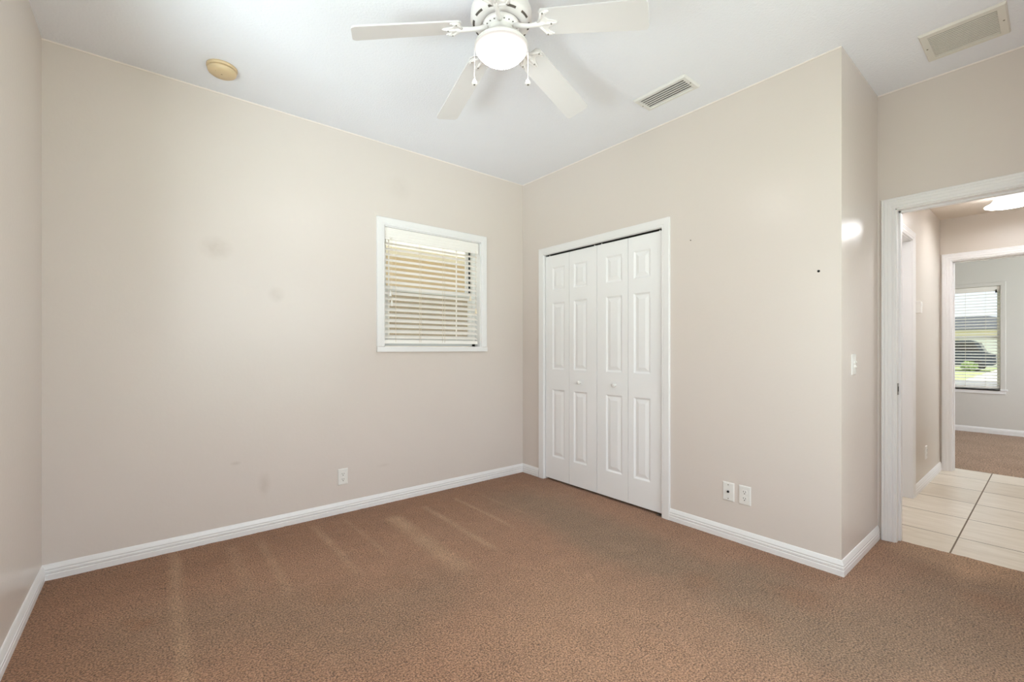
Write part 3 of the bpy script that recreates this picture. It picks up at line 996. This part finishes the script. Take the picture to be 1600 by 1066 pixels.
def duplex_outlet(c, nrm, label):
    Mx = wall_frame(c, nrm)
    t = thing('wall_outlet', c, label, 'outlet', 'white wall plates')
    plate_shape(MB(), Mx).build('cover_plate', M['plate'], t)
    for s_ in (1, -1):
        Cy = s_ * 0.0195
        poly = []
        for k in range(24):
            an = 2 * PI * k / 24
            poly.append((0.0165 * math.cos(an), max(-0.0135, min(0.0135, 0.0175 * math.sin(an))) + Cy))
        r = MB().prism(poly, 0.0055, 0.0078, 'z', mat=Mx).build('receptacle', M['white'], t)
        MB().box(-0.0075, -0.0050, Cy - 0.001, Cy + 0.008, 0.0076, 0.0082, mat=Mx).box(0.0050, 0.0075, Cy - 0.001, Cy + 0.007, 0.0076, 0.0082, mat=Mx) \
            .lathe([(0.0032, 0.0), (0.0032, 0.0006), (0, 0.0006)], mat=Mx @ Matrix.Translation((0, Cy - 0.0085, 0.0076)), n=10).build('slots', M['dark'], r)
    MB().lathe([(0.0032, 0), (0.0028, 0.0012), (0, 0.0014)], mat=Mx @ Matrix.Translation((0, 0, 0.0058)), n=10).build('screw', M['white'], t)
    return t


duplex_outlet((-1.700, 0, 0.259), (0, -1, 0), 'white duplex outlet low on the wall beneath the window, alone')
duplex_outlet((0, -2.053, 0.293), (-1, 0, 0), 'white duplex outlet right of the cable plate, low on the closet wall')
duplex_outlet((2.46, -2.515, 0.275), (0, -1, 0), 'white outlet low on the hall wall beyond the doorway')

c = (0, -1.9555, 0.293)
Mx = wall_frame(c, (-1, 0, 0))
t = thing('cable_plate', c, 'white cable plate with a coax jack, beside the closet wall outlet', 'wall plate', 'white wall plates')
plate_shape(MB(), Mx).build('cover_plate', M['plate'], t)
MB().lathe([(0.0075, 0), (0.0075, 0.003), (0.0055, 0.0035), (0.005, 0.010), (0.0035, 0.010), (0.003, 0.006), (0, 0.006)], mat=Mx @ Matrix.Translation((0, 0, 0.005)), n=12).build('coax_jack', M['dark'], t)
for s_ in (1, -1):
    MB().lathe([(0.0036, 0), (0.003, 0.0014), (0, 0.0016)], mat=Mx @ Matrix.Translation((0, s_ * 0.042, 0.0052)), n=10).build('screw', M['brass'], t)

c = (0.205, YC, 1.088)
Mx = wall_frame(c, (0, -1, 0))
t = thing('light_switch', c, 'white light switch plate on the narrow return wall', 'light switch', 'white wall plates')
plate_shape(MB(), Mx).build('cover_plate', M['plate'], t)
MB().box(-0.017, 0.017, -0.034, 0.034, 0.005, 0.0075, mat=Mx).build('switch_strap', M['white'], t)
for y_ in (0.013, -0.013):
    a_ = MB()
    a_.loft([[Mx @ Vector(p) for p in ((-0.010, y_ - 0.008, 0.007), (0.010, y_ - 0.008, 0.007), (0.010, y_ + 0.008, 0.007), (-0.010, y_ + 0.008, 0.007))],
             [Mx @ Vector(p) for p in ((-0.009, y_ + 0.000, 0.016), (0.009, y_ + 0.000, 0.016), (0.009, y_ + 0.006, 0.014), (-0.009, y_ + 0.006, 0.014))]])
    a_.build('toggle', M['white'], t)
for s_ in (1, -1):
    MB().lathe([(0.0034, 0), (0.003, 0.0012), (0, 0.0014)], mat=Mx @ Matrix.Translation((0, s_ * 0.046, 0.0056)), n=10).build('screw', M['plate'], t)

c = (2.067, -2.515, 1.512)
t = thing('thermostat', c, 'small white thermostat box on the hall wall', 'thermostat')
MB().box(2.030, 2.105, -2.545, -2.515, 1.465, 1.560, bevel=0.004).build('thermostat_body', M['white'], t)
MB().box(2.045, 2.09, -2.547, -2.543, 1.52, 1.545).build('display', M['plate'], t)

# nail and screw holes in the closet wall
def hole(y, z, r, label, m='black'):
    tag(MB().lathe([(r, 0), (r, 0.0018), (r * 0.6, 0.003), (0, 0.003)], mat=wall_frame((0.0005, y, z), (-1, 0, 0)), n=12).build('wall_anchor', M[m], org=(0, y, z)), label, 'wall anchor', 'old wall anchors')


hole(-2.433, 1.590, 0.0065, 'black wall anchor hole near the outer wall corner')
hole(-1.706, 1.893, 0.004, 'small faint screw hole beside the closet casing', 'slot')

# ------------------------------------------------------------------ ceiling items
c = (-2.462, -0.300, H)
t = thing('smoke_detector', c, 'round yellowed smoke detector on the ceiling', 'smoke detector')
MB().lathe([(0, 0), (0.074, 0), (0.074, -0.010), (0.070, -0.014), (0, -0.014)], c=c, n=40).build('mounting_base', M['cream'], t)
MB().lathe([(0.060, -0.012), (0.060, -0.019)], c=c, n=32).build('vent_gap', M['cream_dark'], t)
MB().lathe([(0, -0.017), (0.069, -0.017), (0.070, -0.024), (0.066, -0.034), (0.056, -0.041), (0.030, -0.044), (0, -0.045)], c=c, n=40).build('cover', M['cream'], t)
for dx, dy in ((-0.030, -0.022), (0.012, -0.030), (-0.006, 0.030), (-0.002, -0.005)):
    MB().lathe([(0.0045, 0.003), (0.0045, -0.0008), (0, -0.0008)], c=(c[0] + dx, c[1] + dy, c[2] - 0.0440 + 0.002 * (math.hypot(dx, dy) > 0.03)), n=10).build('hole', M['cream_dark'], t)


def register(name, x0, x1, y0, y1, drop, border_x, border_y, n, blade_w, tilt, m, label, back, cat):
    c = ((x0 + x1) / 2, (y0 + y1) / 2, H)
    t = thing(name, c, label, cat)
    ix0, ix1, iy0, iy1 = x0 + border_x, x1 - border_x, y0 + border_y, y1 - border_y

    def rr(i, z):
        return [(x0 + i, y0 + i, z), (x1 - i, y0 + i, z), (x1 - i, y1 - i, z), (x0 + i, y1 - i, z)]
    inner = lambda z: [(ix0, iy0, z), (ix1, iy0, z), (ix1, iy1, z), (ix0, iy1, z)]
    mb = MB()
    mb.loft([rr(0, H - 0.0005), rr(0, H - 0.004), rr(0.006, H - drop), inner(H - drop), inner(H - 0.002)], cap=False)
    mb.build('frame', m, t)
    MB().box(ix0, ix1, iy0, iy1, H - 0.0025, H - 0.0012).build('duct_shade_plate', back, t)  # dark plate on the uncut ceiling; its colour stands for the duct's shade
    for k in range(n):
        xc = ix0 + (k + 0.5) * (ix1 - ix0) / n
        R = Matrix.Translation((xc, 0, H - drop * 0.52)) @ Matrix.Rotation(tilt, 4, 'Y')
        MB().box(-blade_w / 2, blade_w / 2, iy0, iy1, -0.0007, 0.0007, mat=R).build('louver', m, t)
    for yy in (y0 + border_y * 0.5, y1 - border_y * 0.5):
        MB().lathe([(0.004, 0), (0.0035, -0.0012), (0, -0.0015)], c=(c[0], yy, H - drop), n=10).build('screw', M['brass'], t)
    return t


register('supply_vent', -0.412, -0.238, -1.898, -1.549, 0.014, 0.022, 0.026, 6, 0.019, math.radians(-14), M['vent'],
         'small white supply vent with open louvers on the ceiling near the closet wall', M['duct'], 'air vent')
register('return_grille', 0.211, 0.513, -3.097, -2.797, 0.012, 0.034, 0.032, 14, 0.0105, math.radians(4), M['grille'],
         'large square return air grille on the ceiling above the doorway', M['duct'], 'air vent')

# ------------------------------------------------------------------ ceiling fan
FX, FY = -1.5518, -1.6626
fan = thing('ceiling_fan', (FX, FY, H), 'white five-blade ceiling fan with a lit frosted bowl lamp', 'ceiling fan')
o = (FX, FY, 0)
MB().lathe([(0, H), (0.100, H), (0.110, H - 0.012), (0.128, H - 0.040), (0.136, H - 0.060), (0.137, H - 0.098), (0.131, H - 0.110), (0.118, H - 0.117),
            (0.090, H - 0.119), (0.088, H - 0.112), (0.060, H - 0.112), (0, H - 0.112)], c=o, n=64).build('motor_housing', M['fan'], fan)
for k in range(10):          # slots round the bottom edge of the housing
    a0 = 2 * PI * k / 10
    pts = []
    for q in range(7):
        an = a0 + (q / 6 - 0.5) * 0.36
        pts.append(an)
    mb = MB()
    mb.loft([[(FX + r * math.cos(an), FY + r * math.sin(an), z) for r, z in ((0.1195, H - 0.1185), (0.1275, H - 0.1148), (0.1265, H - 0.1125), (0.1185, H - 0.116))] for an in pts])
    mb.build('vent_slot', M['slot'], fan)
# flywheel with lightening holes
ZW = H - 0.126
MB().lathe([(0, ZW + 0.016), (0.078, ZW + 0.016), (0.082, ZW + 0.010), (0.082, ZW - 0.002), (0.076, ZW - 0.007), (0, ZW - 0.007)], c=o, n=48).build('flywheel', M['fan'], fan)
mb = MB()
for k in range(20):
    an = 2 * PI * (k + 0.5) / 20
    for rr_ in (0.0705,):
        mb.lathe([(0.0035, 0), (0.0035, -0.0012), (0, -0.0012)], c=(FX + rr_ * math.cos(an), FY + rr_ * math.sin(an), ZW - 0.0066), n=8)
mb.build('flywheel_holes', M['slot'], fan)
# light kit pan and bowl
MB().lathe([(0, ZW), (0.052, ZW), (0.055, ZW - 0.010), (0.056, ZW - 0.030), (0.066, ZW - 0.040), (0.090, ZW - 0.055), (0.112, ZW - 0.074), (0.119, ZW - 0.082),
            (0.119, ZW - 0.090), (0, ZW - 0.090)], c=o, n=56).build('light_fitter', M['pan'], fan)
ZB = 2.521
M['bowl'] = lamp_mat('frosted_bowl_glow', ZB - 0.004 - H, ZB - 0.074 - H, 0.82, 110.0, (1.0, 0.94, 0.87, 1), (1.0, 0.96, 0.91, 1))
MB().lathe([(0.112, ZB + 0.002), (0.1175, ZB), (0.1180, ZB - 0.004), (0.112, ZB - 0.013), (0.098, ZB - 0.028), (0.080, ZB - 0.042), (0.058, ZB - 0.055),
            (0.035, ZB - 0.066), (0.015, ZB - 0.072), (0, ZB - 0.074)], c=o, n=56).build('lamp_bowl', M['bowl'], fan)
for k, s_ in enumerate((-1, 1)):
    rx, ry = math.sin(YAW), -math.cos(YAW)
    px, py = FX + rx * s_ * 0.1205, FY + ry * s_ * 0.1205
    pts = [(px - rx * s_ * 0.012, py - ry * s_ * 0.012, ZB + 0.012), (px, py, ZB + 0.006), (px + 0.0005, py, ZB - 0.04), (px, py, 2.385)]
    ch = MB().tube(pts, 0.0011, 6).build('pull_chain', M['fan'], fan)
    MB().lathe([(0, 0.012), (0.003, 0.011), (0.0045, 0.004), (0.0105, -0.004), (0.0125, -0.011), (0.010, -0.017), (0, -0.018)], c=(px, py, 2.378), n=16).build('chain_pull', M['white'], ch)
    MB().lathe([(0.0045, -0.017), (0.0045, -0.0186), (0, -0.0186)], c=(px, py, 2.378), n=10).build('pull_tip', M['slot'], ch)

# blades and their irons: the old blades sag towards the tips
AZ0, DROOP, PITCH = 2.6845, 0.2169, -0.2337
ZR, R_TIP, WT = 2.5856, 0.637, 0.1321
for k in range(5):
    az = AZ0 + k * 2 * PI / 5
    # local frame: x outward along the sagging blade, y across, z up
    R = Matrix.Translation((FX, FY, ZR)) @ Matrix.Rotation(az, 4, 'Z') @ Matrix.Translation((0.2, 0, 0)) @ Matrix.Rotation(DROOP, 4, 'Y') @ Matrix.Rotation(PITCH, 4, 'X')
    L_ = (R_TIP - 0.2) / math.cos(DROOP)
    hw0, hw1, rc = WT * 0.46, WT * 0.5, 0.020
    poly = [(-0.012, -hw0 + 0.012), (0.0, -hw0)]
    for q in range(7):
        an = -PI / 2 + q * PI / 12
        poly.append((L_ - rc + rc * math.cos(an), -hw1 + rc + rc * math.sin(an)))
    for q in range(7):
        an = q * PI / 12
        poly.append((L_ - rc + rc * math.cos(an), hw1 - rc + rc * math.sin(an)))
    poly += [(0.0, hw0), (-0.012, hw0 - 0.012)]
    bl = MB().prism(poly, -0.0032, 0.0032, 'z', mat=R).build('blade', M['blade'], fan)
    # iron: curved arm from the flywheel, then a three-pronged plate screwed under the blade
    mb = MB()
    A = Matrix.Translation((FX, FY, 0)) @ Matrix.Rotation(az, 4, 'Z')
    arm0 = A @ Vector((0.066, 0, ZW - 0.006))
    mid1 = A @ Vector((0.098, 0, ZW - 0.020))
    mid2 = A @ Vector((0.135, 0, ZW - 0.030))
    end = R @ Vector((-0.012, 0, -0.010))
    end2 = R @ Vector((0.012, 0, -0.008))
    mb.tube([arm0, mid1, mid2, end, end2], [0.012, 0.0105, 0.0095, 0.011, 0.006], n=10)
    outline = [(-0.022, -0.013), (-0.010, -0.030), (-0.006, -0.046), (0.004, -0.056), (0.020, -0.060), (0.040, -0.052), (0.030, -0.045), (0.020, -0.040), (0.016, -0.030),
               (0.022, -0.018), (0.040, -0.012), (0.058, -0.007), (0.066, 0.0)]
    outline = outline + [(a_, -b_) for a_, b_ in reversed(outline[:-1])]
    mb.prism(outline, -0.0085, -0.0034, 'z', mat=R)
    # raised ribs on the prongs
    for sgn in (-1, 1):
        mb.tube([R @ Vector(p) for p in ((-0.02, sgn * 0.008, -0.009), (-0.004, sgn * 0.030, -0.010), (0.006, sgn * 0.048, -0.010), (0.030, sgn * 0.053, -0.0085))], [0.006, 0.006, 0.005, 0.003], n=8)
    mb.tube([R @ Vector(p) for p in ((-0.01, 0, -0.010), (0.03, 0, -0.010), (0.060, 0, -0.0085))], [0.007, 0.006, 0.002], n=8)
    br = mb.build('blade_iron', M['fan'], fan)
    for (sx, sy) in ((0.012, -0.050), (0.012, 0.050), (0.040, 0.0)):
        MB().lathe([(0.0042, 0), (0.0036, -0.002), (0, -0.0025)], mat=R @ Matrix.Translation((sx, sy, -0.0125)), n=10).build('screw', M['steel'], br)

# ------------------------------------------------------------------ hall dome light
M['dome'] = lamp_mat('alabaster_glass_glow', -0.070, -0.112, 1.0, 34.0, (0.98, 0.98, 1.0, 1), (0.96, 0.97, 1.0, 1))


def dome_light(c, label):
    t = thing('hall_light', c, label, 'ceiling light')
    MB().lathe([(0, 0), (0.036, 0), (0.036, -0.006), (0, -0.006)], c=c, n=32).build('ceiling_pan', M['white'], t)
    p = MB().lathe([(0.040, -0.002), (0.066, -0.009), (0.086, -0.024), (0.099, -0.044), (0.107, -0.066), (0.117, -0.084), (0.138, -0.099), (0.153, -0.107), (0.150, -0.110),
                    (0.120, -0.111), (0.08, -0.113), (0.04, -0.115), (0, -0.116)], n=48)
    g = p.build('glass_dome', M['dome'])
    g.parent = t
    return t


dome_light((2.52, -3.012, HH), 'lit white glass dome light on the hall ceiling, seen through the doorway')
dome_light((1.25, -3.10, HH), 'unseen white dome light added above the doorway head to brighten the hall')  # unseen lamp added to brighten the hall tiles and side jamb

# ------------------------------------------------------------------ outside the small window: the neighbouring house
GZ = -0.15
struct(MB().box(-14, 9, 3.0, 3.3, GZ, 2.56), 'wall_neighbour', M['stucco'], 'tan stucco wall of the house next door', 'wall')
mb = MB().box(-14, 9, 2.36, 3.3, 2.56, 2.60).box(-14, 9, 2.32, 2.36, 2.53, 2.80)
struct(mb, 'trim_9', M['soffit'], 'cream soffit and fascia of the house next door', 'trim')
struct(MB().prism([(2.30, 2.80), (6.0, 4.3), (9.5, 2.8)], -14, 9, 'x'), 'roof_neighbour', M['shingle'], 'grey shingle roof of the house next door', 'roof')
struct(MB().box(-14, 9, 0.14, 3.0, GZ, GZ + 0.02), 'bounce_path', M['concrete'], 'unseen pale concrete strip between the two houses, added to bounce light', 'path')  # unseen pale reflector added to brighten the neighbouring soffit without green bounce
struct(MB().box(-40, 90, -60, 60, GZ - 0.2, GZ), 'ground', M['grass'], 'green lawn around the houses', 'ground')

# street side, seen through the far bedroom window
struct(MB().box(17, 24, -50, 50, GZ, GZ + 0.02), 'road', M['asphalt'], 'grey street beyond the lawn', 'road')
struct(MB().box(24, 44, -6.0, -0.75, GZ, GZ + 0.03).box(6.6, 17, -12, -4.6, GZ, GZ + 0.03), 'path', M['concrete'], 'pale driveway across the street', 'driveway')
hs = thing('house', (47, 4, GZ), 'buff house with a grey roof across the street', 'house')
MB().box(44, 54, -4, 16, GZ, 2.6).build('walls', M['housew'], hs)
mb = MB()
mb.loft([[(43.3, -4.8, 2.6), (54.7, -4.8, 2.6), (54.7, 16.8, 2.6), (43.3, 16.8, 2.6)], [(47.5, 0.2, 3.75), (50.5, 0.2, 3.75), (50.5, 12.0, 3.75), (47.5, 12.0, 3.75)]])
mb.build('roof', M['shingle'], hs)
MB().box(43.95, 44.02, -3.4, 1.4, GZ, 2.1).build('garage_door', M['garage'], hs)
MB().box(43.95, 44.02, 4.0, 6.0, 0.9, 2.1).build('window', M['carglass'], hs)
# parked car, side on
cx0 = 36.5
car = thing('car', (cx0, 1.5, GZ + 0.03), 'dark blue parked car seen through the far bedroom blind', 'car')
prof = [(-0.95, 0.45), (-0.93, 1.00), (-0.50, 1.14), (-0.22, 1.74), (0.1, 1.86), (3.3, 1.85), (3.7, 1.2), (3.78, 0.5), (3.6, 0.38), (-0.8, 0.36)]
MB().prism([(y, z + GZ) for y, z in prof], cx0 - 0.9, cx0 + 0.9, 'x').build('body', M['carpaint'], car)
MB().prism([(y, z + GZ) for y, z in ((-0.30, 1.20), (-0.05, 1.70), (1.5, 1.74), (1.5, 1.20))], cx0 - 0.92, cx0 - 0.89, 'x').prism(
    [(y, z + GZ) for y, z in ((1.6, 1.18), (1.6, 1.72), (3.2, 1.72), (3.45, 1.18))], cx0 - 0.92, cx0 - 0.89, 'x').build('side_window', M['carglass'], car)
for wy in (-0.1, 2.9):
    for wx in (cx0 - 0.86, cx0 + 0.86):
        MB().lathe([(0, -0.11), (0.30, -0.11), (0.36, -0.08), (0.36, 0.08), (0.30, 0.11), (0, 0.11)], mat=Matrix.Translation((wx, wy, GZ + 0.38)) @ Matrix.Rotation(PI / 2, 4, 'Y'), n=24).build('wheel', M['tyre'], car)


def leafy(mb, c, r, n, size, seed, squash=0.8):
    rnd = random.Random(seed)
    for _ in range(n):
        v = Vector((rnd.gauss(0, 1), rnd.gauss(0, 1), rnd.gauss(0, 1))).normalized() * r * (rnd.random() ** 0.35)
        p = Vector(c) + Vector((v.x, v.y, v.z * squash))
        q = Matrix.Translation(p) @ Matrix.Rotation(rnd.random() * 6.28, 4, 'Z') @ Matrix.Rotation(rnd.random() * 3.1, 4, 'X')
        s_ = size * (0.6 + 0.8 * rnd.random())
        mb.face([q @ Vector(t_) for t_ in ((-s_, 0, 0), (0, -s_ * 0.45, 0.1 * s_), (s_, 0, 0), (0, s_ * 0.45, 0.1 * s_))])
    return mb


sh = thing('shrub', (34.4, 0.05, GZ), 'small light green shrub on the lawn before the parked car', 'shrub')
leafy(MB(), (34.4, 0.05, GZ + 0.32), 0.38, 700, 0.07, 3).build('foliage', M['leaf'], sh, normals=False)
MB().tube([(34.4, 0.05, GZ), (34.4, 0.05, GZ + 0.5)], [0.05, 0.03], 8).build('trunk', M['bark'], sh)
tr = thing('tree', (58, 9, GZ), 'leafy green tree behind the house across the street', 'tree')
leafy(MB(), (58, 9.0, 7.0), 3.4, 2600, 0.30, 8).build('crown', M['leaf'], tr, normals=False)
MB().tube([(58, 9, GZ), (58, 9, 3), (58, 9.1, 7)], [0.35, 0.28, 0.12], 10).build('trunk', M['bark'], tr)
